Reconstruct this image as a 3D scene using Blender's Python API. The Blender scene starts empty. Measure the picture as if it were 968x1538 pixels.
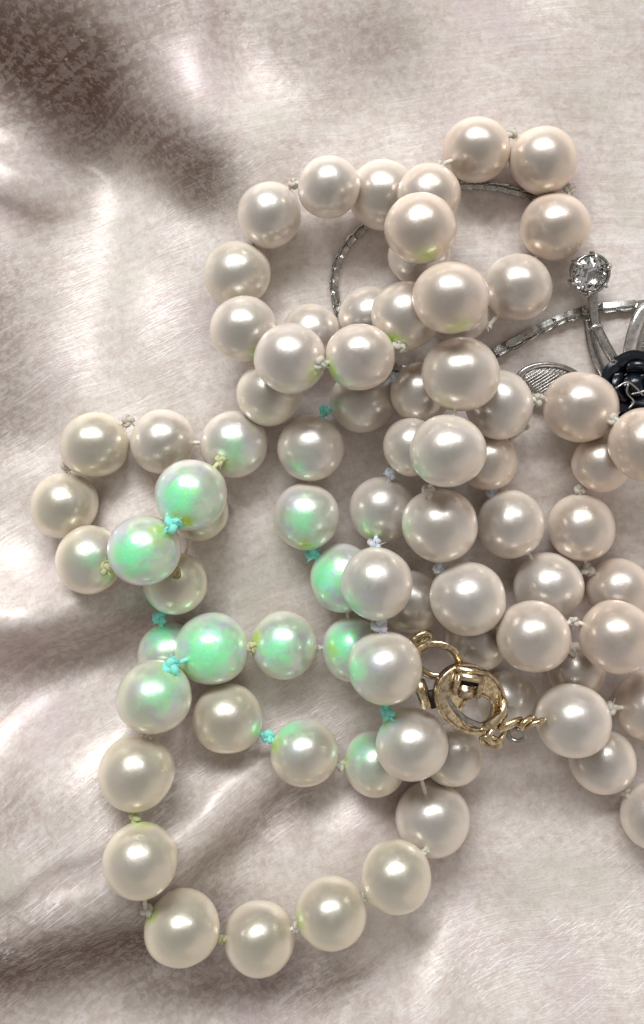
import bpy, bmesh, math, random
import numpy as np
from mathutils import Vector, Matrix, Euler, noise

random.seed(7)
np.random.seed(7)
SC = 0.00008          # metres per working unit (a pearl is about 100 units = 8 mm across)
D = 1600.0            # camera height in working units
CX, CY = 484.0, 550.0
scene = bpy.context.scene

# ------------------------------------------------------------------ camera
cam_d = bpy.data.cameras.new("camera")
cam = bpy.data.objects.new("camera", cam_d)
scene.collection.objects.link(cam)
cam.location = (0, 0, D * SC)
cam_d.sensor_fit = 'VERTICAL'
cam_d.sensor_height = 24.0
cam_d.lens = D / 1538.0 * 24.0
cam_d.shift_y = -(769.0 - CY) / 1538.0
cam_d.clip_start = 0.002
cam_d.clip_end = 20
scene.camera = cam

# ------------------------------------------------------------------ world and lamps (a room beside a window)
world = bpy.data.worlds.new("World")
scene.world = world
world.use_nodes = True
bg = world.node_tree.nodes["Background"]
bg.inputs[0].default_value = (1.0, 0.94, 0.88, 1)
bg.inputs[1].default_value = 0.35


def area(name, direction, dist, w, h, power, col, target=(0, 0, 0)):
    l = bpy.data.lights.new(name, 'AREA')
    l.shape = 'RECTANGLE'
    l.size, l.size_y = w, h
    l.energy = power
    l.color = col
    o = bpy.data.objects.new(name, l)
    scene.collection.objects.link(o)
    d = Vector(direction).normalized()
    o.location = Vector(target) + d * dist
    o.rotation_euler = d.to_track_quat('Z', 'Y').to_euler()
    return o


area("window_light", (-0.21, 1.0, 1.0), 0.70, 0.40, 0.20, 5.0, (0.95, 0.98, 1.0))
area("small_window_light", (0.47, 0.98, 1.0), 0.75, 0.12, 0.11, 0.75, (0.95, 0.97, 1.0))
area("warm_room_light", (0.9, -0.7, 0.55), 1.3, 1.5, 1.2, 1.5, (1.0, 0.86, 0.72))

scene.view_settings.view_transform = 'Standard'
scene.view_settings.look = 'None'
scene.view_settings.exposure = 0.0
scene.view_settings.gamma = 1.0
scene.render.engine = 'CYCLES'
scene.cycles.use_denoising = True
scene.cycles.max_bounces = 8


# ------------------------------------------------------------------ helpers
def link(o, parent=None):
    scene.collection.objects.link(o)
    if parent is not None:
        o.parent = parent
    return o


def mesh_obj(name, verts, faces, mat, parent=None, smooth=True):
    me = bpy.data.meshes.new(name)
    me.from_pydata([tuple(v) for v in verts], [], faces)
    me.update()
    if smooth:
        me.polygons.foreach_set("use_smooth", [True] * len(me.polygons))
    me.materials.append(mat)
    return link(bpy.data.objects.new(name, me), parent)


def empty(name, label, cat, loc=(0, 0, 0)):
    o = bpy.data.objects.new(name, None)
    o.empty_display_size = 0.002
    o.location = loc
    o['label'] = label
    o['category'] = cat
    return link(o)


def P(px, py, z):
    """point of the place that is z above the datum and seen at px, py"""
    k = 1 - z / D
    return Vector(((px - CX) * k, -(py - CY) * k, z))


def tube_data(pts, r, n=8, closed=False, flat=1.0, up=None):
    """swept tube; r a number or list; flat squashes it along its own up direction"""
    pts = [Vector(p) for p in pts]
    m = len(pts)
    V, F = [], []
    ref = Vector(up) if up is not None else Vector((0, 0, 1))
    for i, p in enumerate(pts):
        if closed:
            t = pts[(i + 1) % m] - pts[i - 1]
        else:
            t = pts[min(i + 1, m - 1)] - pts[max(i - 1, 0)]
        t.normalize()
        a = t.cross(ref)
        if a.length < 1e-4:
            a = t.cross(Vector((1, 0, 0)))
        a.normalize()
        b = a.cross(t).normalized()
        rr = r[i] if isinstance(r, (list, tuple)) else r
        for k in range(n):
            q = 2 * math.pi * (k + .5) / n
            V.append(p + a * math.cos(q) * rr + b * math.sin(q) * rr * flat)
    segs = m if closed else m - 1
    for i in range(segs):
        j = (i + 1) % m
        for k in range(n):
            k2 = (k + 1) % n
            F.append((i * n + k, i * n + k2, j * n + k2, j * n + k))
    if not closed:
        F.append(tuple(range(n))[::-1])
        F.append(tuple((m - 1) * n + k for k in range(n)))
    return V, F


def join(parts):
    V, F = [], []
    for v, f in parts:
        o = len(V)
        V += list(v)
        F += [tuple(i + o for i in q) for q in f]
    return V, F


def catmull(ctrl, per=8):
    c = [Vector(p) for p in ctrl]
    c = [c[0] * 2 - c[1]] + c + [c[-1] * 2 - c[-2]]
    out = []
    for i in range(1, len(c) - 2):
        for s in range(per):
            t = s / per
            out.append(0.5 * ((2 * c[i]) + (c[i + 1] - c[i - 1]) * t + (2 * c[i - 1] - 5 * c[i] + 4 * c[i + 1] - c[i + 2]) * t * t
                              + (3 * c[i] - c[i - 1] - 3 * c[i + 1] + c[i + 2]) * t ** 3))
    out.append(c[-2])
    return out


def scaled(V):
    return [Vector(v) * SC for v in V]


# ------------------------------------------------------------------ node helpers
class NT:
    def __init__(self, name):
        self.m = bpy.data.materials.new(name)
        self.m.use_nodes = True
        self.t = self.m.node_tree
        self.b = self.t.nodes["Principled BSDF"]

    def n(self, typ, **kw):
        o = self.t.nodes.new(typ)
        for k, v in kw.items():
            setattr(o, k, v)
        return o

    def l(self, a, b):
        self.t.links.new(a, b)

    def put(self, sock, v):
        if hasattr(v, 'is_output'):
            self.l(v, sock)
        else:
            sock.default_value = v

    def math(self, op, a, b=0.0, c=None, clamp=False):
        o = self.n('ShaderNodeMath', operation=op, use_clamp=clamp)
        self.put(o.inputs[0], a)
        self.put(o.inputs[1], b)
        if c is not None:
            self.put(o.inputs[2], c)
        return o.outputs[0]

    def vmath(self, op, a, b=None, s=None):
        o = self.n('ShaderNodeVectorMath', operation=op)
        self.put(o.inputs[0], a)
        if b is not None:
            self.put(o.inputs[1], b)
        if s is not None:
            self.put(o.inputs['Scale'], s)
        return o.outputs['Value'] if op in ('DOT_PRODUCT', 'LENGTH') else o.outputs['Vector']

    def noise(self, vec, scale, detail=4, rough=.55, dist=0.0):
        o = self.n('ShaderNodeTexNoise')
        self.l(vec, o.inputs['Vector'])
        o.inputs['Scale'].default_value = scale
        o.inputs['Detail'].default_value = detail
        o.inputs['Roughness'].default_value = rough
        o.inputs['Distortion'].default_value = dist
        return o.outputs['Fac']

    def ss(self, v, a, b):
        o = self.n('ShaderNodeMapRange', interpolation_type='SMOOTHSTEP')
        self.put(o.inputs[0], v)
        self.put(o.inputs[1], a)
        self.put(o.inputs[2], b)
        return o.outputs[0]

    def mix(self, f, a, b, blend='MIX'):
        o = self.n('ShaderNodeMix', data_type='RGBA', blend_type=blend)
        self.put(o.inputs[0], f)
        for s, v in ((o.inputs[6], a), (o.inputs[7], b)):
            if isinstance(v, tuple) and len(v) == 3:
                v = v + (1,)
            self.put(s, v)
        return o.outputs[2]

    def attr(self, name, typ='OBJECT'):
        o = self.n('ShaderNodeAttribute', attribute_type=typ)
        o.attribute_name = name
        return o


def shell_material():
    T = NT("mother_of_pearl")
    tc = T.n('ShaderNodeTexCoord')
    p = T.vmath('SCALE', tc.outputs['Object'], s=1 / SC)
    warp = T.noise(p, .004, 2)
    sep = T.n('ShaderNodeSeparateXYZ')
    T.l(T.vmath('SUBTRACT', p, (458.0, -1789.0, 0.0)), sep.inputs[0])
    r = T.math('SQRT', T.math('ADD', T.math('POWER', sep.outputs[0], 2.0), T.math('POWER', sep.outputs[1], 2.0)))
    r = T.math('ADD', r, T.math('MULTIPLY', warp, 60.0))
    th = T.math('MULTIPLY', T.math('ARCTAN2', sep.outputs[1], sep.outputs[0]), 1800.0)
    cmb = T.n('ShaderNodeCombineXYZ')
    T.l(T.math('MULTIPLY', th, .055), cmb.inputs[0])
    T.l(r, cmb.inputs[1])
    s1 = T.noise(cmb.outputs[0], .13, 3, .55)           # growth lines and scratches
    cmb2 = T.n('ShaderNodeCombineXYZ')
    T.l(T.math('MULTIPLY', th, .28), cmb2.inputs[0])
    T.l(r, cmb2.inputs[1])
    s2 = T.noise(cmb2.outputs[0], .05, 5, .65, .4)     # broad streaks
    cmb3 = T.n('ShaderNodeCombineXYZ')
    T.l(T.math('MULTIPLY', th, .04), cmb3.inputs[0])
    T.l(T.math('ADD', r, T.math('MULTIPLY', th, .05)), cmb3.inputs[1])
    s3 = T.noise(cmb3.outputs[0], .35, 2, .5)          # fine hair scratches
    flake = T.noise(p, .085, 6, .68, .4)
    big = T.noise(p, .006, 3, .55)
    tint = T.attr('shell_tint', 'GEOMETRY')
    tsep = T.n('ShaderNodeSeparateColor')
    T.l(tint.outputs['Color'], tsep.inputs[0])
    brown, scratch, mott = tsep.outputs[0], tsep.outputs[1], tsep.outputs[2]
    f = T.ss(T.math('ADD', T.math('MULTIPLY', s2, .42), T.math('MULTIPLY', flake, .58)), .32, .66)
    base = T.mix(f, (.61, .51, .455), (.80, .745, .705))
    base = T.mix(T.math('MULTIPLY', T.ss(big, .5, .72), .60), base, (.66, .545, .56))
    base = T.mix(T.math('MULTIPLY', T.ss(big, .5, .28), .60), base, (.62, .585, .51))
    gr = T.noise(p, .22, 4, .75, .2)
    base = T.mix(T.math('MULTIPLY', T.ss(gr, .50, .68), .16), base, (.80, .76, .72))
    base = T.mix(T.math('MULTIPLY', T.ss(gr, .50, .34), .18), base, (.40, .33, .29))
    # brown-pink organic layer showing through the flaky white one
    fl2 = T.ss(T.math('ADD', flake, T.math('MULTIPLY', T.math('SUBTRACT', s1, .5), .5)), .60, .42)
    bm = T.math('MULTIPLY', brown, T.math('ADD', T.math('MULTIPLY', fl2, .28), .70), clamp=True)
    base = T.mix(bm, base, (.12, .060, .042))
    # pale scratches
    sc = T.math('MULTIPLY', T.ss(s3, .58, .70), scratch)
    base = T.mix(T.math('MULTIPLY', sc, .55), base, (.82, .80, .78))
    rot = T.n('ShaderNodeVectorRotate', rotation_type='Z_AXIS')
    T.l(p, rot.inputs['Vector'])
    rot.inputs['Angle'].default_value = math.radians(-37)
    s4 = T.noise(T.vmath('MULTIPLY', rot.outputs[0], (.035, 1.0, 1.0)), .28, 3, .6)
    s4m = T.math('MULTIPLY', T.ss(s4, .53, .64), T.math('MULTIPLY', scratch, T.ss(T.noise(p, .012, 2), .40, .6)))
    base = T.mix(T.math('MULTIPLY', s4m, .75), base, (.86, .83, .80))
    sp = T.math('MULTIPLY', T.ss(T.noise(p, .11, 4, .7, .3), .60, .70), mott)
    base = T.mix(T.math('MULTIPLY', sp, .6), base, (.80, .77, .73))
    T.l(base, T.b.inputs['Base Color'])
    hgt = T.math('ADD', T.math('MULTIPLY', s1, .32), T.math('MULTIPLY', T.math('MULTIPLY', s3, scratch), .6))
    hgt = T.math('ADD', hgt, T.math('ADD', T.math('MULTIPLY', flake, .42), T.math('MULTIPLY', s4m, .45)))
    bp = T.n('ShaderNodeBump')
    bp.inputs['Strength'].default_value = .45
    bp.inputs['Distance'].default_value = 3.6 * SC
    T.l(hgt, bp.inputs['Height'])
    T.l(bp.outputs[0], T.b.inputs['Normal'])
    T.b.inputs['Metallic'].default_value = .20
    T.l(T.math('ADD', .37, T.math('MULTIPLY', flake, .18)), T.b.inputs['Roughness'])
    T.b.inputs['Specular IOR Level'].default_value = .38
    return T.m


def pearl_material():
    T = NT("pearl_nacre")
    tc = T.n('ShaderNodeTexCoord')
    rnd = T.n('ShaderNodeObjectInfo').outputs['Random']
    ob = tc.outputs['Object']
    nrm = T.vmath('NORMALIZE', ob)
    off = T.n('ShaderNodeCombineXYZ')
    T.l(T.math('MULTIPLY', rnd, 37.0), off.inputs[0])
    T.l(T.math('MULTIPLY', rnd, 11.0), off.inputs[1])
    q = T.vmath('ADD', nrm, off.outputs[0])
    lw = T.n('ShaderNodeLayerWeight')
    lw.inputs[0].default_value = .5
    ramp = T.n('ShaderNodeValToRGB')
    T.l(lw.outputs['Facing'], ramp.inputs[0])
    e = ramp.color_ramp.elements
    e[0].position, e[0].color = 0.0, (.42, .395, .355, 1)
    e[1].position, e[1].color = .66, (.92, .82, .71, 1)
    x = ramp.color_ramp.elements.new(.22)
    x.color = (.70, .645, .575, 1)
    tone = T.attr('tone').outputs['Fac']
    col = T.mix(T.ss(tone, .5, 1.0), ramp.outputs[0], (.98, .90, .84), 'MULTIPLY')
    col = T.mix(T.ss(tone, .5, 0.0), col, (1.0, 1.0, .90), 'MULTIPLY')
    cloud = T.noise(q, 1.6, 3)
    col = T.mix(T.math('MULTIPLY', T.ss(cloud, .4, .7), .30), col, (.64, .58, .60))
    # green light painted into the base colour; yellow-green patches near the drill holes
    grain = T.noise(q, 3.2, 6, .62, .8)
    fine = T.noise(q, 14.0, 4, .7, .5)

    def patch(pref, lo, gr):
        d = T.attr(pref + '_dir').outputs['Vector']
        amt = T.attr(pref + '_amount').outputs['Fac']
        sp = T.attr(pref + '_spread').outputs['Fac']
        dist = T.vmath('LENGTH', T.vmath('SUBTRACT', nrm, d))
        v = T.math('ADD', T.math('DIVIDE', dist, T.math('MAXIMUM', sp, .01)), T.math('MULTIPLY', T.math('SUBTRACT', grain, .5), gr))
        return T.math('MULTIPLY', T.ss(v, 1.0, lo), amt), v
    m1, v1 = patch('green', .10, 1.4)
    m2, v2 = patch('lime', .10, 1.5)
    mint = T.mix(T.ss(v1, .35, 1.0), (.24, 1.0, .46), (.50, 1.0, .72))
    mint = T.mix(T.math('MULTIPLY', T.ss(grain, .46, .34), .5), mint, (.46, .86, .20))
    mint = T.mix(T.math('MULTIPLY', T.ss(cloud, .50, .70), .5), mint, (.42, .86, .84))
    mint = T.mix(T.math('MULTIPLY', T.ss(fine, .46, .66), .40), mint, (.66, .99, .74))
    # lilac outer fringe of the painted green light
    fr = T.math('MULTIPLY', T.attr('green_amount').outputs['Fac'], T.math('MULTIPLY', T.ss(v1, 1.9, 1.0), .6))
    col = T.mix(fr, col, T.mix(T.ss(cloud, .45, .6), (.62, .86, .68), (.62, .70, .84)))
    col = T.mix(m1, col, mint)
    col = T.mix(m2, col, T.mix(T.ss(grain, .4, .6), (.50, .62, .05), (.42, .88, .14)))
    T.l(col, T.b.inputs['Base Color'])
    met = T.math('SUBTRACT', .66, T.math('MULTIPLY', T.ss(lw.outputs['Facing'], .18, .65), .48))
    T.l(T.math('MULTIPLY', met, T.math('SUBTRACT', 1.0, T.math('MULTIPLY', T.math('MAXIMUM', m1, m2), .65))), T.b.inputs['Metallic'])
    T.l(T.math('ADD', .28, T.math('MULTIPLY', cloud, .12)), T.b.inputs['Roughness'])
    T.b.inputs['IOR'].default_value = 1.6
    T.b.inputs['Coat Weight'].default_value = .6
    T.b.inputs['Coat Roughness'].default_value = .17
    T.b.inputs['Coat IOR'].default_value = 1.55
    T.b.inputs['Subsurface Weight'].default_value = .45
    T.b.inputs['Subsurface Radius'].default_value = (1, .75, .5)
    T.b.inputs['Subsurface Scale'].default_value = .0012
    bp = T.n('ShaderNodeBump')
    bp.inputs['Strength'].default_value = .35
    bp.inputs['Distance'].default_value = .00012
    hg = T.math('ADD', T.noise(q, 2.6, 3), T.math('MULTIPLY', T.noise(q, 7.0, 2), .08))
    T.l(hg, bp.inputs['Height'])
    T.l(bp.outputs[0], T.b.inputs['Normal'])
    return T.m


def metal(name, col, rough, metallic=1.0, bump=0.0, dark=None):
    T = NT(name)
    tc = T.n('ShaderNodeTexCoord')
    p = T.vmath('SCALE', tc.outputs['Object'], s=1 / SC)
    nz = T.noise(p, .12, 5, .65)
    dk = dark or tuple(c * .35 for c in col)
    T.l(T.mix(T.ss(nz, .58, .38), col, dk), T.b.inputs['Base Color'])
    T.l(T.math('ADD', rough, T.math('MULTIPLY', nz, .18)), T.b.inputs['Roughness'])
    T.b.inputs['Metallic'].default_value = metallic
    if bump:
        bp = T.n('ShaderNodeBump')
        bp.inputs['Strength'].default_value = .6
        bp.inputs['Distance'].default_value = bump * SC
        T.l(nz, bp.inputs['Height'])
        T.l(bp.outputs[0], T.b.inputs['Normal'])
    return T.m


def thread_material(name, c1, c2):
    T = NT(name)
    tc = T.n('ShaderNodeTexCoord')
    p = T.vmath('SCALE', tc.outputs['Object'], s=1 / SC)
    nz = T.noise(p, .25, 4, .7)
    T.l(T.mix(T.ss(nz, .35, .65), c1, c2), T.b.inputs['Base Color'])
    T.b.inputs['Roughness'].default_value = .8
    T.b.inputs['Subsurface Weight'].default_value = .3
    T.b.inputs['Subsurface Scale'].default_value = .0004
    bp = T.n('ShaderNodeBump')
    bp.inputs['Strength'].default_value = .8
    bp.inputs['Distance'].default_value = 1.5 * SC
    T.l(nz, bp.inputs['Height'])
    T.l(bp.outputs[0], T.b.inputs['Normal'])
    return T.m


M_SHELL = shell_material()
M_PEARL = pearl_material()
M_GOLD = metal("worn_gold", (.74, .61, .42), .16, 1.0, .4, (.42, .32, .19))
M_SILVER = metal("tarnished_silver", (.48, .465, .44), .16, 1.0, .15, (.33, .32, .30))
M_BRIGHT = metal("bright_silver", (.70, .69, .68), .15, 1.0, .2, (.52, .51, .50))
M_ROSE = metal("navy_enamel", (.003, .005, .011), .12, .0, .6, (.002, .003, .007))
M_DARK = metal("dark_recess", (.02, .016, .012), .5, .3)
M_THREAD = thread_material("silk_thread", (.62, .55, .45), (.80, .76, .68))
M_THREAD_T = thread_material("green_lit_silk", (.16, .95, .72), (.50, 1.0, .95))  # cream silk with the turquoise light put into its colour
M_THREAD_L = thread_material("pale_lilac_silk", (.66, .68, .76), (.80, .82, .86))
M_THREAD_Y = thread_material("yellow_green_silk", (.56, .58, .26), (.72, .70, .46))


# ------------------------------------------------------------------ the shell
# (x0, y0, x1, y1, width, steepness): stretches that tip towards (+) or away from (-) the window
FOLDS = [
    (-80, 0, 100, 100, 90, -1.7), (100, 100, 290, 250, 46, -1.35), (290, 250, 360, 330, 32, -.55),
    (120, -10, 230, 50, 45, -.6), (380, 20, 580, 60, 60, -.45),
    (-40, 208, 100, 256, 17, 1.2), (-40, 290, 60, 300, 22, -.7), (140, 275, 330, 335, 32, .35),
    (215, 80, 335, 150, 34, .35), (390, 130, 480, 210, 50, .35),
    (-30, 400, -10, 640, 60, -.6), (20, 620, 60, 600, 40, -.35), (60, 560, 250, 400, 60, .1),
    (-30, 690, 60, 690, 20, .35), (-30, 760, 30, 760, 20, -.3), (-30, 870, 110, 870, 36, .95), (-30, 1000, 210, 945, 46, -1.6), (150, 930, 420, 900, 32, -.35),
    (-20, 1160, 60, 1130, 40, .45), (60, 1130, 225, 1010, 42, 1.0),
    (-20, 1330, 120, 1250, 40, -.35), (-20, 1300, 160, 1210, 16, .35), (-20, 1395, 200, 1270, 12, .35),
    (225, 1245, 325, 1150, 14, 1.7), (325, 1150, 430, 1100, 16, .8), (285, 1290, 440, 1180, 24, -1.1), (300, 1345, 480, 1250, 24, .3),
    (420, 1230, 560, 1200, 36, .6),
    (-20, 1470, 180, 1400, 64, -1.5), (180, 1420, 330, 1330, 45, -.6), (-20, 1580, 260, 1530, 34, -.4),
    (470, 1495, 580, 1430, 18, -1.0), (540, 1560, 665, 1390, 24, .9), (660, 1360, 760, 1330, 22, -.35), (300, 1560, 470, 1490, 24, .45), (240, 1500, 360, 1480, 20, -.5),
    (500, 90, 1100, 120, 110, -.28), (60, 520, 260, 500, 90, -.25), (720, 1500, 1000, 1420, 130, .7), (150, 330, 280, 420, 50, -.3), (230, 100, 320, 150, 30, -.2), (720, 330, 780, 360, 40, .35),
    (690, 640, 860, 690, 24, .7), (800, 720, 1000, 740, 34, -.6), (780, 1180, 900, 1200, 60, .4),
]
BROWN = [(-20, 60, 130, 120, 92, 1.0), (130, 130, 300, 260, 46, .85), (190, 20, 330, 40, 60, .40), (330, 60, 560, 70, 60, .30),
         (0, 300, 50, 330, 30, .3), (-20, 430, -10, 640, 50, .5), (0, 1020, 180, 940, 52, .50), (-30, 1440, 260, 1400, 78, 1.0), (-30, 1240, 40, 1180, 40, .45),
         (0, 1240, 100, 1180, 45, .2), (300, 1290, 440, 1200, 36, .45), (200, 1500, 500, 1470, 44, .6), (250, 1130, 280, 1200, 30, .25),
         (600, 300, 860, 330, 60, .12)]


def capsule(X, Y, a):
    x0, y0, x1, y1, w, s = a
    dx, dy = x1 - x0, y1 - y0
    t = np.clip(((X - x0) * dx + (Y - y0) * dy) / (dx * dx + dy * dy + 1e-9), 0, 1)
    d2 = (X - x0 - t * dx) ** 2 + (Y - y0 - t * dy) ** 2
    return s * np.exp(-d2 / (2 * w * w) * 1.3)


def stretch(a, b, step, far):
    core = list(np.arange(a, b + .1, step))
    lo, hi, s = [], [], step
    x = a
    while x > a - far:
        s *= 1.12
        x -= s
        lo.append(x)
    s, x = step, b
    while x < b + far:
        s *= 1.12
        x += s
        hi.append(x)
    return np.array(lo[::-1] + core + hi)


gx = stretch(-120, 1090, 5.0, 1500)
gy = stretch(-160, 1700, 5.0, 1500)
GX, GY = np.meshgrid(gx, gy)
slope = np.zeros_like(GX)
for f_ in FOLDS:
    slope += capsule(GX, GY, f_)
slope *= .52
dyv = np.gradient(gy)[:, None]
HZ = np.cumsum(slope * dyv, axis=0)          # height gained going down the picture faces the window
# take out the slow drift so that the sheet stays level under the jewellery
core = (gy > -160) & (gy < 1700)
for j in range(HZ.shape[1]):
    A = np.polyfit(gy[core], HZ[core, j], 1)
    w_ = np.clip(gy, -160, 1700)
    HZ[:, j] -= np.polyval(A, w_)
ker = np.exp(-np.linspace(-2, 2, 19) ** 2)
ker /= ker.sum()
for i in range(HZ.shape[0]):                  # smooth sideways only
    HZ[i] = np.convolve(np.pad(HZ[i], 9, mode='edge'), ker, mode='valid')
# folds with a definite edge: (x0, y0, x1, y1, half width, rise of the side nearer the viewer's feet)
STEPS = [(-60, -20, 370, 345, 34, -26), (225, 1248, 430, 1100, 9, 11), (-40, 895, 150, 880, 26, 22), (-30, 975, 220, 925, 24, -26),
         (20, 1140, 235, 1010, 26, 24), (-40, 1440, 330, 1345, 40, -30), (-40, 215, 130, 262, 11, 9), (-40, 285, 90, 320, 12, -9),
         (535, 1545, 650, 1385, 12, 12), (490, 1505, 600, 1425, 12, -9), (300, 1290, 450, 1195, 18, -12), (420, 1245, 590, 1200, 26, 10),
         (-40, 1385, 220, 1255, 7, 4), (-40, 1340, 200, 1230, 8, -4), (700, 668, 870, 705, 14, 7)]
for x0, y0, x1, y1, w_, rise in STEPS:
    L_ = math.hypot(x1 - x0, y1 - y0)
    ux, uy = (x1 - x0) / L_, (y1 - y0) / L_
    al = (GX - x0) * ux + (GY - y0) * uy
    di = -(GX - x0) * uy + (GY - y0) * ux
    di = di + 7 * np.sin(al / 47.0 + x0) + 4 * np.sin(al / 19.0)
    end = 1 / (1 + np.exp(-(al - 20) / 22)) / (1 + np.exp((al - L_ + 20) / 22))
    HZ += rise * np.tanh(di / w_) * np.exp(-(di / (w_ * 6 + 40)) ** 2) * end
# the middle is calm, the rim of the shell rises far outside the frame
rim = np.maximum(0, np.hypot((GX - 484) / 900, (GY - 769) / 1200) - 1.0)
HZ = HZ + 220 * rim ** 2 / (1 + rim)
HZ += 3.0 * np.sin(GX / 63 + GY / 97) + 2.0 * np.sin(GX / 29 - GY / 41)


def shell_h(x, y):
    """height under working-space point (x right, y up)"""
    X, Y = x + CX, CY - y
    i = int(np.clip(np.searchsorted(gx, X) - 1, 0, len(gx) - 2))
    j = int(np.clip(np.searchsorted(gy, Y) - 1, 0, len(gy) - 2))
    u = (X - gx[i]) / (gx[i + 1] - gx[i])
    v = (Y - gy[j]) / (gy[j + 1] - gy[j])
    return float((HZ[j, i] * (1 - u) + HZ[j, i + 1] * u) * (1 - v) + (HZ[j + 1, i] * (1 - u) + HZ[j + 1, i + 1] * u) * v)


def build_shell():
    ny, nx = GX.shape
    top = np.stack([(GX - CX), (CY - GY), HZ], -1).reshape(-1, 3) * SC
    bot = top.copy()
    bot[:, 2] -= 60 * SC
    co = np.concatenate([top, bot])
    idx = np.arange(ny * nx).reshape(ny, nx)
    a, b, c, d = idx[:-1, :-1].ravel(), idx[:-1, 1:].ravel(), idx[1:, 1:].ravel(), idx[1:, :-1].ravel()
    N = ny * nx
    f_top = np.stack([a, d, c, b], 1)
    f_bot = np.stack([a, b, c, d], 1) + N
    edge = []
    ring = list(idx[0, :]) + list(idx[1:, -1]) + list(idx[-1, -2::-1]) + list(idx[-2:0:-1, 0])
    for k in range(len(ring)):
        p, q = ring[k], ring[(k + 1) % len(ring)]
        edge.append((p, q, q + N, p + N))
    faces = np.concatenate([f_top, f_bot, np.array(edge)])
    me = bpy.data.meshes.new("shell_surface")
    me.vertices.add(len(co))
    me.vertices.foreach_set("co", co.astype(np.float32).ravel())
    me.loops.add(len(faces) * 4)
    me.loops.foreach_set("vertex_index", faces.astype(np.int32).ravel())
    me.polygons.add(len(faces))
    me.polygons.foreach_set("loop_start", np.arange(len(faces), dtype=np.int32) * 4)
    me.polygons.foreach_set("use_smooth", [True] * len(faces))
    me.update(calc_edges=True)
    br = np.zeros_like(GX)
    for f_ in BROWN:
        br = np.maximum(br, capsule(GX, GY, f_))
    scr = .05 + capsule(GX, GY, (0, 1360, 420, 1120, 130, .9)) + capsule(GX, GY, (0, 680, 330, 340, 130, .5)) + capsule(GX, GY, (560, 1480, 960, 1380, 110, .6)) \
        + capsule(GX, GY, (520, 120, 960, 90, 80, .05))
    mot = .15 + capsule(GX, GY, (120, 60, 520, 110, 110, .9)) + capsule(GX, GY, (0, 1230, 60, 1200, 80, .8)) + capsule(GX, GY, (0, 620, 160, 480, 90, .4)) \
        + capsule(GX, GY, (700, 100, 900, 60, 80, .5))
    col = np.zeros((len(co), 4), np.float32)
    for k, ch in enumerate((br, np.clip(scr, 0, 1), np.clip(mot, 0, 1))):
        col[:N, k] = ch.ravel()
    at = me.color_attributes.new("shell_tint", 'FLOAT_COLOR', 'POINT')
    at.data.foreach_set("color", col.ravel())
    me.materials.append(M_SHELL)
    o = link(bpy.data.objects.new("shell_surface", me))
    o['kind'] = 'structure'
    o['label'] = 'undulating pinkish cream mother-of-pearl shell with scratches and brown patches'


build_shell()

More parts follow.
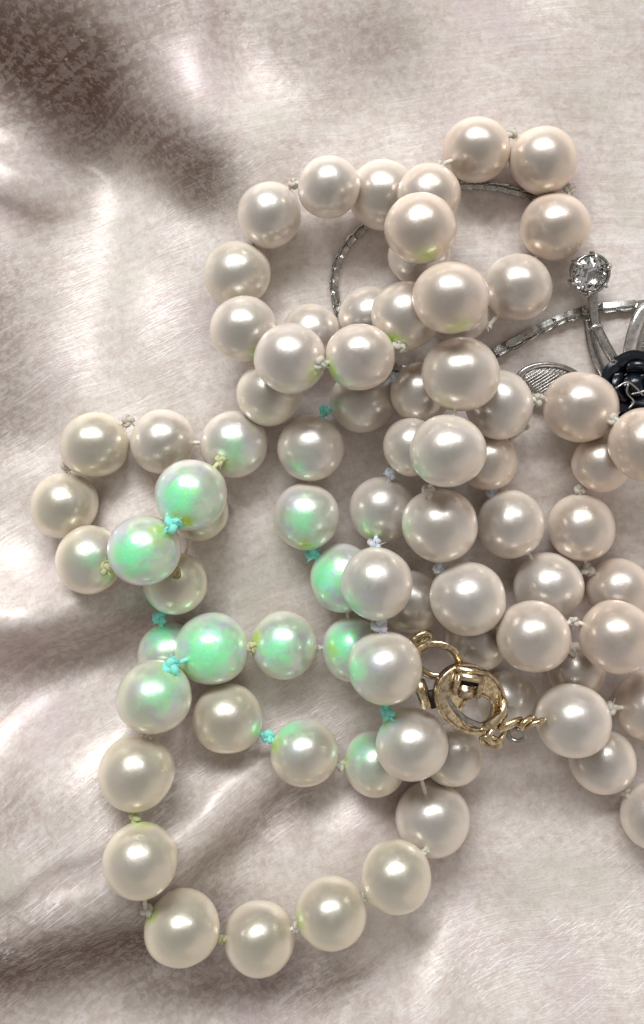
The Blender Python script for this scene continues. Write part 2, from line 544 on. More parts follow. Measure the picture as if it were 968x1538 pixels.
# ------------------------------------------------------------------ pearls
# id: (x, y, across, down, turn, height rank, strand)   strand U = upper rope of bigger pearls, L = lower rope
PEARLS = {
    1: (716, 225, 50, 50, 0, 0, 'L'), 2: (816, 241, 51, 51, 0, 0, 'L'), 3: (834, 340, 52, 51, 0, 0, 'L'), 4: (778, 432, 51, 51, 0, 0, 'L'),
    5: (645, 293, 48, 48, 0, 0, 'L'), 6: (575, 293, 52, 53, 0, 0, 'L'), 7: (494, 281, 46, 51, -25, 0, 'L'), 8: (405, 323, 48, 50, 0, 0, 'L'),
    9: (357, 411, 50, 50, 0, 0, 'L'), 10: (367, 494, 50, 50, 0, 0, 'L'), 12: (630, 384, 47, 46, 0, 0, 'L'), 16: (688, 470, 46, 46, 0, 0, 'L'),
    15: (556, 476, 47, 47, 0, 0, 'L'), 17: (468, 502, 45, 46, 0, 0, 'L'), 20: (405, 592, 49, 48, 0, 0, 'L'), 21: (545, 602, 49, 48, 0, 0, 'L'),
    24: (632, 590, 46, 46, 0, 0, 'L'), 28: (732, 692, 45, 45, 0, 0, 'L'), 26: (618, 671, 42, 52, 0, 0, 'L'), 29: (467, 673, 51, 50, 0, 0, 'L'),
    30: (352, 667, 51, 50, 0, 0, 'L'), 32: (300, 768, 44, 44, 0, 0, 'L'), 33: (245, 663, 48, 49, 0, 0, 'L'), 34: (143, 668, 51, 49, 0, 0, 'L'),
    35: (97, 759, 51, 48, 20, 0, 'L'), 36: (135, 840, 50, 51, 0, 0, 'L'), 38: (264, 876, 48, 46, 0, 0, 'L'), 39: (254, 980, 46, 45, 0, 0, 'L'),
    41: (427, 969, 50, 52, 0, 0, 'L'), 42: (460, 775, 50, 50, 0, 0, 'L'), 43: (575, 765, 50, 50, 0, 0, 'U'), 45: (767, 787, 50, 52, 0, 0, 'L'),
    46: (874, 792, 49, 51, 0, 0, 'L'), 47: (515, 868, 49, 52, 0, 0, 'L'), 49: (617, 903, 47, 48, 0, 0, 'L'), 51: (824, 880, 52, 49, 0, 0, 'L'),
    53: (930, 885, 48, 46, 0, 0, 'L'), 55: (530, 975, 46, 53, 0, 0, 'L'), 58: (343, 1079, 52, 54, 0, 0, 'L'), 61: (457, 1130, 51, 52, 0, 0, 'L'),
    62: (564, 1147, 47, 51, 0, 0, 'L'), 64: (680, 1135, 45, 48, 0, 0, 'L'), 70: (716, 964, 46, 42, 0, 0, 'L'), 71: (866, 1008, 44, 40, 0, 0, 'L'),
    72: (762, 1052, 44, 46, 0, 0, 'L'), 74: (905, 1142, 50, 49, 0, 0, 'L'), 76: (984, 1226, 50, 51, 0, 0, 'L'), 78: (903, 696, 44, 43, 0, 0, 'L'),
    59: (205, 1161, 57, 58, 0, 0, 'U'), 60: (211, 1292, 56, 60, 0, 0, 'U'), 65: (650, 1230, 56, 54, 0, 0, 'U'), 66: (595, 1316, 53, 58, 20, 0, 'U'),
    67: (498, 1371, 53, 58, 10, 0, 'U'), 68: (390, 1409, 53, 60, 0, 0, 'U'), 69: (274, 1394, 56, 58, 0, 0, 'U'),
    14: (610, 474, 52, 52, 0, 1, 'L'), 23: (750, 608, 51, 53, 0, 1, 'U'), 18: (436, 538, 54, 53, 0, 1, 'U'), 19: (541, 536, 52, 51, 0, 1, 'U'),
    31: (287, 743, 54, 54, 0, 1, 'U'), 37: (217, 826, 55, 53, 0, 1, 'U'), 40: (319, 974, 55, 54, 0, 1, 'U'), 57: (232, 1047, 56, 54, 0, 1, 'U'),
    44: (661, 789, 57, 54, 0, 1, 'U'), 48: (566, 876, 54, 54, 0, 1, 'U'), 50: (703, 899, 57, 54, 0, 1, 'U'), 52: (802, 956, 55, 55, 0, 1, 'U'),
    54: (926, 956, 56, 55, 0, 1, 'U'), 56: (579, 1003, 56, 56, 0, 1, 'U'), 63: (619, 1118, 54, 57, 0, 1, 'U'), 73: (861, 1082, 56, 57, 0, 1, 'U'),
    75: (978, 1060, 54, 57, 0, 1, 'U'), 25: (872, 611, 56, 54, 0, 1, 'U'), 77: (971, 668, 56, 56, 0, 1, 'U'),
    11: (632, 343, 55, 54, 0, 2, 'U'), 27: (673, 677, 57, 54, 0, 2, 'U'), 22: (693, 562, 58, 54, 0, 3, 'U'), 13: (677, 447, 57, 55, 0, 3, 'U'),
}
G = {  # green light painted into the pearl colour: dx, dy, spread, amount
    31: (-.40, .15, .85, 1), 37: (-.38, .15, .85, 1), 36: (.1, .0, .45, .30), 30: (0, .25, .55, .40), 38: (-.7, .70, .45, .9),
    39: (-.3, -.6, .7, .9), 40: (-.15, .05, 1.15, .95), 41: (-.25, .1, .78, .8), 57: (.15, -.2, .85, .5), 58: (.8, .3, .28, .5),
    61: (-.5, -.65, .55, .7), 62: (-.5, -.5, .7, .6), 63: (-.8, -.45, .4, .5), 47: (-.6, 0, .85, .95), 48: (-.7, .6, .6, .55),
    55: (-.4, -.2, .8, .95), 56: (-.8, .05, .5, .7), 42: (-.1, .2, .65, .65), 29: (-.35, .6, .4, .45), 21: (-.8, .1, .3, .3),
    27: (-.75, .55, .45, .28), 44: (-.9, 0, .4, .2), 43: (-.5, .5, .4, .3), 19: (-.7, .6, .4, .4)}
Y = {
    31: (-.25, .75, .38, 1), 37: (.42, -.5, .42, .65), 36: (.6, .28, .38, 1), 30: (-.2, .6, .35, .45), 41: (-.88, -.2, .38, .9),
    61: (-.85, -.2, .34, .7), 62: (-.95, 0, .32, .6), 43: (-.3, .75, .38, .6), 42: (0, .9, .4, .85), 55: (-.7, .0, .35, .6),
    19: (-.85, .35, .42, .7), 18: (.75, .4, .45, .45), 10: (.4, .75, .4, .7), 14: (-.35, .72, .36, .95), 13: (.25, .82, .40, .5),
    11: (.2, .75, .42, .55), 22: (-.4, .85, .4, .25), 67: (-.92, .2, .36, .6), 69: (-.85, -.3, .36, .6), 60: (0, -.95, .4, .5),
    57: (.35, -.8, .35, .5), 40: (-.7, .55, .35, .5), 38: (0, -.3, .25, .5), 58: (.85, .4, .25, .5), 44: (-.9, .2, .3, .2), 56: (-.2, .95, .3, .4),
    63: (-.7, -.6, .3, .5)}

KNOTS = [  # a, b, x, y, size, colour
    (1, 2, 769, 200, 9, 'c'), (5, 1, 660, 250, 9, 'c'), (2, 3, 856, 283, 9, 'c'), (7, 8, 441, 276, 8, 'c'),
    (18, 19, 481, 546, 10, 'c'), (19, 14, 600, 519, 10, 'c'), (21, 24, 594, 566, 8, 'l'), (21, 29, 488, 617, 9, 't'), (34, 33, 192, 632, 10, 'c'), (34, 35, 101, 699, 9, 'c'),
    (31, 30, 331, 692, 8, 'y'), (31, 37, 261, 787, 13, 't'), (37, 36, 160, 853, 11, 'y'), (38, 39, 240, 927, 11, 't'), (57, 40, 258, 1001, 13, 't'),
    (40, 41, 379, 972, 9, 'y'), (41, 55, 480, 974, 6, 'c'), (58, 61, 403, 1107, 10, 't'), (61, 62, 512, 1150, 8, 'c'), (42, 47, 470, 831, 11, 't'),
    (43, 26, 588, 711, 9, 'l'), (43, 48, 563, 819, 11, 'l'), (48, 56, 571, 939, 12, 'l'), (56, 63, 582, 1070, 11, 't'), (27, 44, 644, 737, 9, 'c'),
    (44, 50, 660, 853, 9, 'l'), (28, 45, 739, 739, 9, 'l'), (23, 25, 809, 600, 10, 'c'), (25, 77, 922, 630, 9, 'c'), (46, 78, 872, 734, 9, 'c'),
    (46, 53, 882, 855, 11, 'c'), (52, 54, 862, 934, 8, 'c'), (73, 75, 919, 1064, 10, 'c'), (74, 76, 939, 1190, 8, 'c'), (59, 60, 203, 1228, 9, 'y'),
    (60, 69, 221, 1368, 9, 'c'), (69, 68, 333, 1411, 8, 'y'), (68, 67, 448, 1392, 9, 'c'), (67, 66, 549, 1346, 7, 'c'), (23, 28, 790, 640, 6, 'c'),
    (71, 51, 862, 980, 8, 'c'), (57, 59, 222, 1105, 7, 'c'), (66, 65, 640, 1278, 6, 'c'),
    (4, 16, 733, 490, 7, 'c')]
LINKS = [(6, 7), (8, 9), (9, 10), (6, 5), (3, 4), (17, 15), (29, 42), (22, 27), (36, 35), (33, 30), (47, 55), (32, 38), (62, 64), (10, 20),
         (65, 63), (45, 51)]

rope_u = empty("pearl_necklace", "long rope of larger cream pearls on top, with gold clasp, looping at lower left", "necklace")
rope_l = empty("pearl_necklace", "tangled rope of smaller pinkish pearls lying underneath, looping at the top", "necklace")
PAR = {'U': rope_u, 'L': rope_l}


def pearl_mesh(seed):
    bm = bmesh.new()
    bmesh.ops.create_uvsphere(bm, u_segments=48, v_segments=32, radius=1.0)
    for v in bm.verts:
        n_ = noise.noise(v.co * .9 + Vector((seed * 7.3, 1.1, 4.2))) * .045 + noise.noise(v.co * 2.3 + Vector((seed * 3.1, 5, 2))) * .008
        v.co *= 1 + n_
    me = bpy.data.meshes.new("pearl")
    bm.to_mesh(me)
    bm.free()
    me.polygons.foreach_set("use_smooth", [True] * len(me.polygons))
    me.materials.append(M_PEARL)
    return me


PM = [pearl_mesh(s) for s in range(6)]
POS = {}
for pid in sorted(PEARLS, key=lambda k: (PEARLS[k][5], -PEARLS[k][2])):
    x, y, rx, ry, ang, rank, st = PEARLS[pid]
    z = 50.0
    for _ in range(6):
        r = rx * (1 - z / D)
        c = P(x, y, z)
        zz = shell_h(c.x, c.y) + r
        for q, (c2, r2) in POS.items():
            d = math.hypot(c.x - c2.x, c.y - c2.y)
            s = (r + r2) * .955
            if d < s:
                zz = max(zz, c2.z + math.sqrt(s * s - d * d))
        z = zz
    POS[pid] = (P(x, y, z), rx * (1 - z / D))
print("pearl heights", {k: round(v[0].z) for k, v in POS.items()})

for i, pid in enumerate(PEARLS):
    x, y, rx, ry, ang, rank, st = PEARLS[pid]
    c, r = POS[pid]
    o = bpy.data.objects.new("pearl", PM[pid % len(PM)])
    o.location = c * SC
    # radial lengthening by the lens is left out of the pearl's own proportions
    off = math.hypot(x - CX, y - CY) / D
    lens = 1 + .5 * off * off
    ryr = r * max(.965, min(1.05, (ry / rx) / lens if y > 900 else ry / rx))
    o.scale = (r * SC, ryr * SC, (r + ryr) / 2 * SC)
    o.rotation_euler = (0, 0, math.radians(ang))
    link(o, PAR[st])
    view = (Vector((0, 0, D)) - c).normalized()
    right = Vector((1, 0, 0))
    right = (right - view * right.dot(view)).normalized()
    up = view.cross(right)
    R = Matrix.Rotation(-math.radians(ang), 3, 'Z')
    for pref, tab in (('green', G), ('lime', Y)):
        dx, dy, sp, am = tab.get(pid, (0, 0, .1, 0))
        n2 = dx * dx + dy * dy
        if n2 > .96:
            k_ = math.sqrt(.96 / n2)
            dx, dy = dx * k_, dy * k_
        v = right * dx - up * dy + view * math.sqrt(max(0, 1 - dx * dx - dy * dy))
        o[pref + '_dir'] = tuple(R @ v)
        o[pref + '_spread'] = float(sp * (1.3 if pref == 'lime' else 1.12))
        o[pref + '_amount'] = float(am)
    o['tone'] = float(min(1, max(0, .5 + (x - 560) / 900 - (y - 700) / 1600 + random.uniform(-.22, .22))))
    if G.get(pid, (0, 0, 0, 0))[3] >= .55:
        o['label'] = 'pearl with mint green light painted on'


# ------------------------------------------------------------------ knots and thread
def knot_mesh(seed):
    rnd = random.Random(seed)
    pts = []
    for k in range(40):
        t = 2 * math.pi * k / 40
        pts.append(Vector((math.sin(t) + 1.7 * math.sin(2 * t), math.cos(t) - 1.7 * math.cos(2 * t), -1.3 * math.sin(3 * t))) * .25)
    parts = [tube_data(pts, .40, 7, True)]
    for k in range(4):     # frayed ends
        d = Vector((rnd.uniform(-1, 1), rnd.uniform(-1, 1), rnd.uniform(0, .8))).normalized()
        e = d.cross(Vector((0, 0, 1))) * rnd.uniform(-.5, .5)
        parts.append(tube_data([d * .3, d * .9 + e * .3, d * rnd.uniform(1.3, 1.7) + e], [.14, .08, .03], 5))
    V, F = join(parts)
    V = [v + Vector((noise.noise(v * 3 + Vector((seed, 0, 0))), noise.noise(v * 3 + Vector((0, seed, 0))), 0)) * .15 for v in V]
    me = bpy.data.meshes.new("knot")
    me.from_pydata([tuple(v) for v in V], [], F)
    me.polygons.foreach_set("use_smooth", [True] * len(me.polygons))
    me.materials.append(M_THREAD)
    return me


KM = [knot_mesh(s) for s in range(4)]
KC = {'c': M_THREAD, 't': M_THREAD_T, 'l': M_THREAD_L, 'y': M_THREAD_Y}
KL = {'t': 'knot with turquoise light painted on', 'l': 'pale lilac knot', 'y': 'yellow-green knot'}
KMC = {}
for k_, (a, b, x, y, s, cc) in enumerate(KNOTS):
    key = (k_ % 4, cc)
    if key not in KMC:
        me = KM[k_ % 4].copy()
        me.name = "knot"
        me.materials.clear()
        me.materials.append(KC[cc])
        KMC[key] = me
    (ca, ra), (cb, rb) = POS[a], POS[b]
    z = (ca.z + cb.z) / 2
    p = P(x, y, z)
    for _ in range(30):   # lift the knot until it lies free of the pearls that touch it
        hit = False
        for q, (c2, r2) in POS.items():
            if (p - c2).length < r2 + s * .15:
                hit = True
                z += 4
                break
        if not hit:
            break
        p = P(x, y, z)
    o = bpy.data.objects.new("knot", KMC[key])
    o.location = p * SC
    o.scale = (s * 1.05 * SC, s * 1.05 * SC, s * SC)
    o.rotation_euler = (random.uniform(-.6, .6), random.uniform(-.6, .6), random.uniform(0, 6.28))
    par = PAR[PEARLS[a][6]]
    link(o, par)
    if cc in KL:
        o['label'] = KL[cc]
    pts = [ca.lerp(p, .55), p, cb.lerp(p, .55)]
    V, F = tube_data(catmull(pts, 5), 3.2, 7)
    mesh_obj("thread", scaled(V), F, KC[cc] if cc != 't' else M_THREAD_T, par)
for a, b in LINKS:
    (ca, ra), (cb, rb) = POS[a], POS[b]
    V, F = tube_data([ca, (ca + cb) / 2, cb], 3.0, 7)
    mesh_obj("thread", scaled(V), F, M_THREAD, PAR[PEARLS[a][6]])

# the drill hole that shows on one turned pearl of the left loop
c38, r38 = POS[38]
hd = (P(264, 861, c38.z + 40) - c38).normalized()
hq = hd.to_track_quat('Z', 'Y').to_matrix()
V, F = [], []
for j, (rr, zz) in enumerate(((8.5, -.8), (6.6, .9), (4.6, .5), (3.6, -.4))):
    for k in range(20):
        t = 2 * math.pi * k / 20
        w = 1 + .10 * math.sin(3 * t + j)
        V.append(c38 + hd * (r38 + .2) + hq @ Vector((rr * w * math.cos(t), rr * w * math.sin(t), zz)))
for j in range(3):
    for k in range(20):
        k2 = (k + 1) % 20
        F.append((j * 20 + k, j * 20 + k2, (j + 1) * 20 + k2, (j + 1) * 20 + k))
F.append(tuple(60 + k for k in range(20)))
hole = mesh_obj("drill_hole", scaled(V), F, metal("worn_nacre_edge", (.42, .36, .18), .5, 0.0, 1.0, (.20, .15, .07)), PAR['L'])

# ------------------------------------------------------------------ gold clasp (part of the upper rope)


def plate(outer, inner, z0, z1, n=48, bevel=1.5):
    """ring-shaped plate between two closed outlines (functions of angle), with softened edges"""
    V, F = [], []
    prof = [(0, 0, z0), (1, -bevel, z0), (0, 0, z1 - bevel), (0, bevel, z1), (1, bevel, z1), (1, 0, z1 - bevel), (1, 0, z0)]
    rings = [(outer, 0, z0), (outer, 0, z1 - bevel), (outer, -bevel, z1), (inner, bevel, z1), (inner, 0, z1 - bevel), (inner, 0, z0)]
    for fn, off, z in rings:
        for k in range(n):
            t = 2 * math.pi * k / n
            p = fn(t)
            q = fn(t + .01)
            tx, ty = q[0] - p[0], q[1] - p[1]
            l_ = math.hypot(tx, ty) or 1
            V.append(Vector((p[0] + ty / l_ * off, p[1] - tx / l_ * off, z)))
    m = len(rings)
    for i in range(m):
        j = (i + 1) % m
        for k in range(n):
            k2 = (k + 1) % n
            F.append((i * n + k, i * n + k2, j * n + k2, j * n + k))
    return V, F


def box_data(cx, cy, cz, sx, sy, sz, b=1.2):
    bm = bmesh.new()
    bmesh.ops.create_cube(bm, size=1.0)
    for v in bm.verts:
        v.co = Vector((v.co.x * sx + cx, v.co.y * sy + cy, v.co.z * sz + cz))
    bmesh.ops.bevel(bm, geom=bm.edges[:], offset=b, segments=2, affect='EDGES')
    V = [v.co.copy() for v in bm.verts]
    F = [tuple(v.index for v in f.verts) for f in bm.faces]
    bm.free()
    return V, F


def place(V, M):
    return [(M @ Vector(v)) for v in V]


def ellipse_ring(a, b, tube, c, rot, n=40, flat=1.0, sides=10):
    M = Matrix.Translation(c) @ rot.to_matrix().to_4x4()
    pts = [M @ Vector((a * math.cos(2 * math.pi * k / n), b * math.sin(2 * math.pi * k / n), 0)) for k in range(n)]
    nrm = (rot.to_matrix() @ Vector((0, 0, 1)))
    return tube_data(pts, tube, sides, True, flat, nrm)


ZC = 118.0
cM = Matrix.Translation(P(705, 1048, ZC)) @ Euler((math.radians(-8), math.radians(14), math.radians(-38))).to_matrix().to_4x4()
OUT = lambda t: (58 * math.cos(t) * (1.0 + .05 * math.cos(t)), 44 * math.sin(t))
INN = lambda t: (20 + 25 * math.cos(t), -9 + 24 * math.sin(t))
V, F = plate(OUT, INN, -7, 5)
clasp = mesh_obj("clasp", scaled(place(V, cM)), F, M_GOLD, rope_u)
clasp['label'] = 'worn gold filigree clasp'


def clasp_part(name, V, F, mat):
    return mesh_obj(name, scaled(V), F, mat, clasp)


# raised bead-edged lip round the clasp
pts = [cM @ Vector((OUT(2 * math.pi * k / 60)[0] * .97, OUT(2 * math.pi * k / 60)[1] * .97, 5)) for k in range(60)]
V, F = tube_data(pts, 3.0, 8, True)
clasp_part("rim", V, F, M_GOLD)
pts = [cM @ Vector((INN(2 * math.pi * k / 40)[0], INN(2 * math.pi * k / 40)[1], 5)) for k in range(40)]
V, F = tube_data(pts, 2.4, 8, True)
clasp_part("inner_rim", V, F, M_GOLD)
# slider with its square mouth
tM = Matrix.Translation(P(703, 1027, ZC + 16)) @ Euler((math.radians(12), math.radians(6), math.radians(-12))).to_matrix().to_4x4()
parts = [box_data(0, 13, 4, 34, 9, 14), box_data(0, -11, 1, 26, 19, 14, 4), box_data(-16, -2, 2, 7, 30, 13), box_data(17, -1, 2, 7, 29, 13), box_data(0, 20, 0, 44, 7, 9)]
V, F = join(parts)
clasp_part("slider", place(V, tM), F, M_GOLD)
V, F = box_data(0, 4, 0, 26, 10, 6)
clasp_part("slot", place(V, tM), F, M_DARK)
sM = Matrix.Translation(P(667, 1030, ZC + 6)) @ Euler((0, 0, math.radians(-30))).to_matrix().to_4x4()
V, F = box_data(0, 0, 0, 9, 12, 6)
clasp_part("slot", place(V, sM), F, M_DARK)
# hook wire lying along the plate
V, F = tube_data(catmull([P(664, 1032, ZC + 12), P(678, 1058, ZC + 11), P(700, 1080, ZC + 8), P(724, 1090, ZC + 4)], 6), 4.0, 8)
clasp_part("hook", V, F, M_SILVER)
# tip that holds the jump rings
V, F = tube_data([P(722, 1092, ZC - 2), P(740, 1088, ZC + 2), P(756, 1072, ZC + 2), P(759, 1050, ZC + 1)], [6, 9, 7, 3], 10, False, .8)
clasp_part("tip", V, F, M_GOLD)
# the neighbouring loop and tab at the left
V, F = ellipse_ring(30, 28, 6, P(657, 992, ZC - 10), Euler((.35, -.3, .2)), flat=.55)
clasp_part("end_ring", V, F, M_GOLD)
lM = Matrix.Translation(P(636, 1042, ZC - 4)) @ Euler((.2, -.5, math.radians(15))).to_matrix().to_4x4()
V, F = box_data(0, 0, 0, 13, 40, 16)
clasp_part("tab", place(V, lM), F, M_GOLD)
lM = Matrix.Translation(P(650, 1050, ZC - 8)) @ Euler((.2, 0, math.radians(15))).to_matrix().to_4x4()
V, F = box_data(0, 0, 0, 12, 26, 8)
clasp_part("tab", place(V, lM), F, M_DARK)
V, F = ellipse_ring(13, 9, 4.5, P(634, 958, ZC - 25), Euler((.7, .2, .3)))
clasp_part("jump_ring", V, F, M_GOLD)
for (x, y, z, a, b, w, e) in ((747, 1102, ZC - 2, 15, 10, 4.2, (.2, .5, .5)), (768, 1088, ZC + 2, 16, 9, 4.2, (1.0, .2, .35)), (776, 1104, ZC - 8, 12, 9, 3.6, (.2, -.4, .1)),
                              (793, 1086, ZC, 15, 10, 4.4, (.4, .9, -.2)), (738, 1114, ZC - 8, 14, 9, 3.8, (.6, 0, -.3)), (806, 1085, ZC - 2, 12, 9, 4, (1.2, .3, .2))):
    V, F = ellipse_ring(a, b, w, P(x, y, z), Euler(e), 28)
    clasp_part("jump_ring", V, F, M_GOLD if x != 776 else M_SILVER)

# ------------------------------------------------------------------ silver chain
chain = empty("chain_necklace", "dark silver flat-link chain curving under the pearls at the top and right", "chain")
ctrl = [(1030, 452), (968, 458), (900, 464), (862, 473), (800, 500), (745, 531), (690, 560), (600, 556), (540, 520), (508, 465), (502, 425), (512, 383), (545, 343),
        (600, 300), (640, 283), (700, 277), (750, 281), (800, 296), (845, 330), (880, 375)]
cp = []
for x, y in ctrl:
    cp.append(P(x, y, 0))
path = catmull(cp, 24)
lens_ = [0]
for i in range(1, len(path)):
    lens_.append(lens_[-1] + (path[i] - path[i - 1]).length)


def path_at(s):
    i = int(np.clip(np.searchsorted(lens_, s) - 1, 0, len(path) - 2))
    u = (s - lens_[i]) / max(1e-6, lens_[i + 1] - lens_[i])
    return path[i].lerp(path[i + 1], min(1, max(0, u)))


def link_mesh():
    # slim folded link: a waisted bar with a raised wire on one edge
    parts = []
    bar = [Vector((-16, 0, 0)), Vector((-11, 0, .6)), Vector((-3, .4, .8)), Vector((5, .4, .8)), Vector((12, 0, .6)), Vector((17, 0, 0))]
    parts.append(tube_data(bar, [6.5, 9.2, 9.8, 9.8, 9.2, 6.5], 6, False, .5))
    parts.append(tube_data([Vector((-17, 3, 3)), Vector((-4, 6.6, 5)), Vector((8, 7.4, 5)), Vector((19, 4, 3.5))], [1.4, 2.1, 2.1, 1.2], 6))
    parts.append(tube_data([Vector((-17, -4, 2.5)), Vector((-13, -1, 4.4)), Vector((-10, 4.5, 4))], 1.5, 5))
    V, F = join(parts)
    me = bpy.data.meshes.new("link")
    me.from_pydata([tuple(v * SC) for v in V], [], F)
    me.polygons.foreach_set("use_smooth", [i % 3 != 0 for i in range(len(me.polygons))])
    me.materials.append(M_SILVER)
    return me


LM = link_mesh()
s, k = 0.0, 0
while s < lens_[-1] - 24:
    a, b = path_at(s), path_at(s + 26)
    mid = (a + b) / 2
    small = .74 if s > 480 else 1.0
    zz = shell_h(mid.x, mid.y) + 6
    o = bpy.data.objects.new("link", LM)
    pm = mid.copy()
    pm.z = zz
    o.location = pm * SC
    d = b - a
    o.rotation_euler = (random.uniform(-.15, .15) + (.12 if k % 2 else -.12), random.uniform(-.06, .06), math.atan2(d.y, d.x) + random.uniform(-.05, .05))
    o.scale = (small * 1.02, small, small)
    link(o, chain)
    s += 25 * small
    k += 1

# ------------------------------------------------------------------ floral ornament (rose, leaves, rhinestone)
orn = empty("floral_brooch", "silver spray ornament with a black rose, filigree leaves and a round rhinestone", "brooch", P(945, 575, 10) * SC)
opos = Vector(orn.location)


def orn_part(name, V, F, mat, smooth=True, parent=None):
    V = [Vector(v) * SC - opos for v in V]
    return mesh_obj(name, V, F, mat, parent or orn, smooth)


def g(x, y, lift):
    p = P(x, y, lift)
    return P(x, y, shell_h(p.x, p.y) + lift)


# stems: flat ribbons
stem = orn_part("stem", *tube_data(catmull([g(890, 440, 34), g(892, 465, 34), g(896, 490, 32), g(908, 515, 34), g(925, 545, 34)], 8), 8, 8, False, .5), M_SILVER)
orn_part("stem", *tube_data(catmull([g(990, 452, 40), g(966, 468, 44), g(953, 495, 46), g(946, 525, 42), g(946, 550, 36)], 8), 10, 8, False, .35), M_BRIGHT)
orn_part("stem", *tube_data(catmull([g(884, 478, 10), g(890, 520, 10), g(905, 560, 14), g(925, 590, 18)], 8), 8, 8, False, .4), M_SILVER)
orn_part("collar", *ellipse_ring(9, 5, 2.6, g(896, 492, 36), Euler((1.1, .2, .1)), 20), M_BRIGHT)


def leaf(cx, cy, a, b, ang, lift, tilt):
    M = Matrix.Translation(g(cx, cy, lift)) @ Euler((tilt[0], tilt[1], math.radians(ang))).to_matrix().to_4x4()
    out = lambda t: (a * math.cos(t), b * math.sin(t))
    inn = lambda t: ((a - 12) * math.cos(t), (b - 9) * math.sin(t))
    V, F = plate(out, inn, -2.5, 3.5, 56, 1.4)
    fr = orn_part("leaf", place(V, M), F, M_SILVER)
    parts = []
    for fam in (1, -1):
        c, s_ = math.cos(.7 * fam), math.sin(.7 * fam)
        n_ = int(a * 2 / 4.2)
        for k in range(-n_, n_ + 1):
            o_ = k * 4.2
            # chord of the ellipse along direction (c, s)
            px, py = -s_ * o_, c * o_
            A = (c / (a - 8)) ** 2 + (s_ / (b - 6)) ** 2
            B = 2 * (px * c / (a - 8) ** 2 + py * s_ / (b - 6) ** 2)
            C = (px / (a - 8)) ** 2 + (py / (b - 6)) ** 2 - 1
            disc = B * B - 4 * A * C
            if disc <= 0:
                continue
            t0, t1 = (-B - math.sqrt(disc)) / 2 / A, (-B + math.sqrt(disc)) / 2 / A
            pp = []
            for q in range(5):
                t = t0 + (t1 - t0) * q / 4
                x, y = px + c * t, py + s_ * t
                dome = 5 * max(0, 1 - (x / a) ** 2 - (y / b) ** 2)
                pp.append(Vector((x, y, dome + .5 * fam)))
            parts.append(tube_data(pp, .85, 4))
    V, F = join(parts)
    ms = orn_part("mesh_infill", place(V, M), F, M_SILVER, True, fr)
    ms['kind'] = 'stuff'
    return fr


leaf(828, 578, 56, 34, -8, 16, (.1, .1))
leaf(985, 506, 30, 62, -12, 26, (0, .2))
leaf(1010, 640, 58, 34, 20, 20, (0, .1))

# rose: three rounds of cupped petals about a bud
rc = g(948, 578, 30)


def petal(rad, width, height, az, curl):
    V, F = [], []
    nu, nv = 10, 8
    for i in range(nu + 1):
        u = i / nu * 2 - 1
        for j in range(nv + 1):
            v = j / nv
            a_ = az + u * width * (.55 + .45 * math.sin(math.pi * min(1, v * .75 + .15)))
            r_ = rad * (.45 + .55 * v) + curl * v ** 3 * (1 - .4 * u * u)
            z_ = height * math.sin(v * math.pi * .60) * (1 - .30 * u * u) - curl * .25 * v ** 4
            V.append(rc + Vector((math.cos(a_) * r_, math.sin(a_) * r_, z_)))
    n = len(V)
    # inner skin for thickness
    for q in range(n):
        V.append(V[q] + (rc + Vector((0, 0, 10)) - V[q]).normalized() * 2.2)
    w = nv + 1
    for i in range(nu):
        for j in range(nv):
            a, b, c, d = i * w + j, i * w + j + 1, (i + 1) * w + j + 1, (i + 1) * w + j
            F.append((a, d, c, b))
            F.append((a + n, b + n, c + n, d + n))
    border = [i * w for i in range(nu + 1)] + [nu * w + j for j in range(1, w)] + [i * w + nv for i in range(nu - 1, -1, -1)] + [j for j in range(nv - 1, 0, -1)]
    for k in range(len(border)):
        a, b = border[k], border[(k + 1) % len(border)]
        F.append((a, b, b + n, a + n))
    return V, F


rose = orn_part("rose", *(lambda: (lambda bm: ([v.co * 19 + rc + Vector((0, 0, 14)) for v in bm.verts], [tuple(v.index for v in f.verts) for f in bm.faces]))(
    (lambda b: (bmesh.ops.create_icosphere(b, subdivisions=3, radius=1.0), b.verts.ensure_lookup_table(), b)[2])(bmesh.new())))(), M_ROSE)
rose['label'] = 'glossy navy black rose'
for ring_, (rad, wid, hgt, cnt, curl, off) in enumerate(((44, .85, 22, 5, 7, .3), (31, .95, 33, 3, 5, 1.2), (17, 1.1, 37, 2, 3, .2))):
    for k in range(cnt):
        orn_part("petal", *petal(rad, wid, hgt, off + 2 * math.pi * k / cnt, curl), M_ROSE, True, rose)
for pts in ([(925, 583), (942, 574), (955, 582), (966, 594)], [(944, 576), (942, 590), (952, 603), (944, 614)], [(948, 592), (962, 589), (976, 584)]):
    orn_part("centre_wire", *tube_data(catmull([P(x, y, rc.z + 42) for x, y in pts], 4), 1.5, 6), M_SILVER, True, rose)

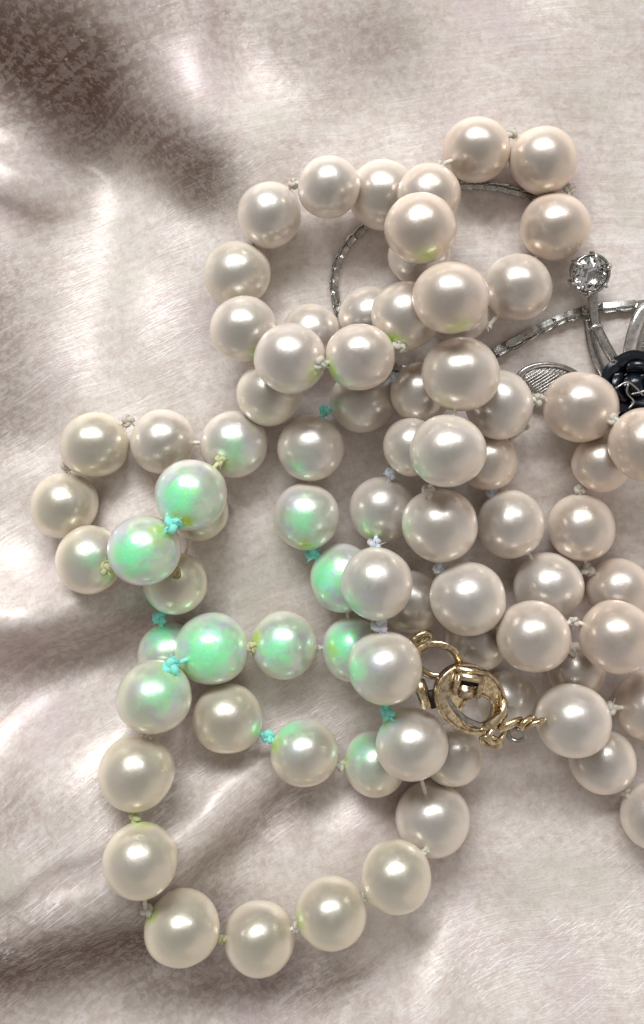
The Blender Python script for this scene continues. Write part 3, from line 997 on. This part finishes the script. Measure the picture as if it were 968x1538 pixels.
# rhinestone in its claw cup
cz = 62
rM = Matrix.Translation(g(888, 412, cz)) @ Euler((math.radians(20), math.radians(8), .2)).to_matrix().to_4x4()
n = 24
V, F = [], []
for (r_, z_) in ((17, -34), (20, -32), (27, -12), (30, -2), (31, 0), (28.5, 0), (27, -4)):
    for k in range(n):
        t = 2 * math.pi * k / n
        V.append(Vector((r_ * math.cos(t), r_ * math.sin(t), z_)))
for i in range(6):
    for k in range(n):
        k2 = (k + 1) % n
        F.append((i * n + k, i * n + k2, (i + 1) * n + k2, (i + 1) * n + k))
F.append(tuple(range(n))[::-1])
F += [(6 * n + k, 6 * n + (k + 1) % n, 7 * n) for k in range(n)]
V.append(Vector((0, 0, -31)))
cup = orn_part("cup", place(V, rM), F, M_SILVER)
T = NT("rhinestone_glass")
T.b.inputs['Base Color'].default_value = (.93, .93, .95, 1)
T.b.inputs['Roughness'].default_value = 0.0
T.b.inputs['IOR'].default_value = 1.62
T.b.inputs['Transmission Weight'].default_value = 1.0
V = []
RINGS = ((27.0, -2, 16, 0), (20, 6.5, 8, .5), (13, 9.5, 8, 0), (15, -14, 8, .5))
for (r_, z_, m, o_) in RINGS:
    for k in range(m):
        t = 2 * math.pi * (k + o_) / m
        V.append(Vector((r_ * math.cos(t), r_ * math.sin(t), z_)))
V.append(Vector((0, 0, -27)))
F = [tuple(24 + k for k in range(8))]
for k in range(8):
    a0, a1, a2 = 2 * k, (2 * k + 1) % 16, (2 * k + 2) % 16
    b0, bm_ = 16 + k, 16 + (k - 1) % 8
    c0, c1 = 24 + k, 24 + (k + 1) % 8
    F += [(a0, a1, b0), (a1, a2, b0), (a0, b0, c0), (a0, c0, bm_), (c0, b0, c1)]
    p0, p1 = 32 + k, 32 + (k - 1) % 8
    F += [(a1, a0, p0), (a2, a1, p0), (a0, p1, p0), (p0, p1, 40)]
stone = orn_part("rhinestone", place(V, rM), F, T.m, False, cup)
for k in range(6):
    t = 2 * math.pi * (k + .25) / 6
    e = Vector((math.cos(t), math.sin(t), 0))
    pts = [rM @ (e * 29 + Vector((0, 0, -14))), rM @ (e * 31.5 + Vector((0, 0, -2))), rM @ (e * 29 + Vector((0, 0, 5))), rM @ (e * 23 + Vector((0, 0, 8)))]
    orn_part("claw", *tube_data(catmull(pts, 4), 3.2, 7, False, .7), M_BRIGHT, True, cup)
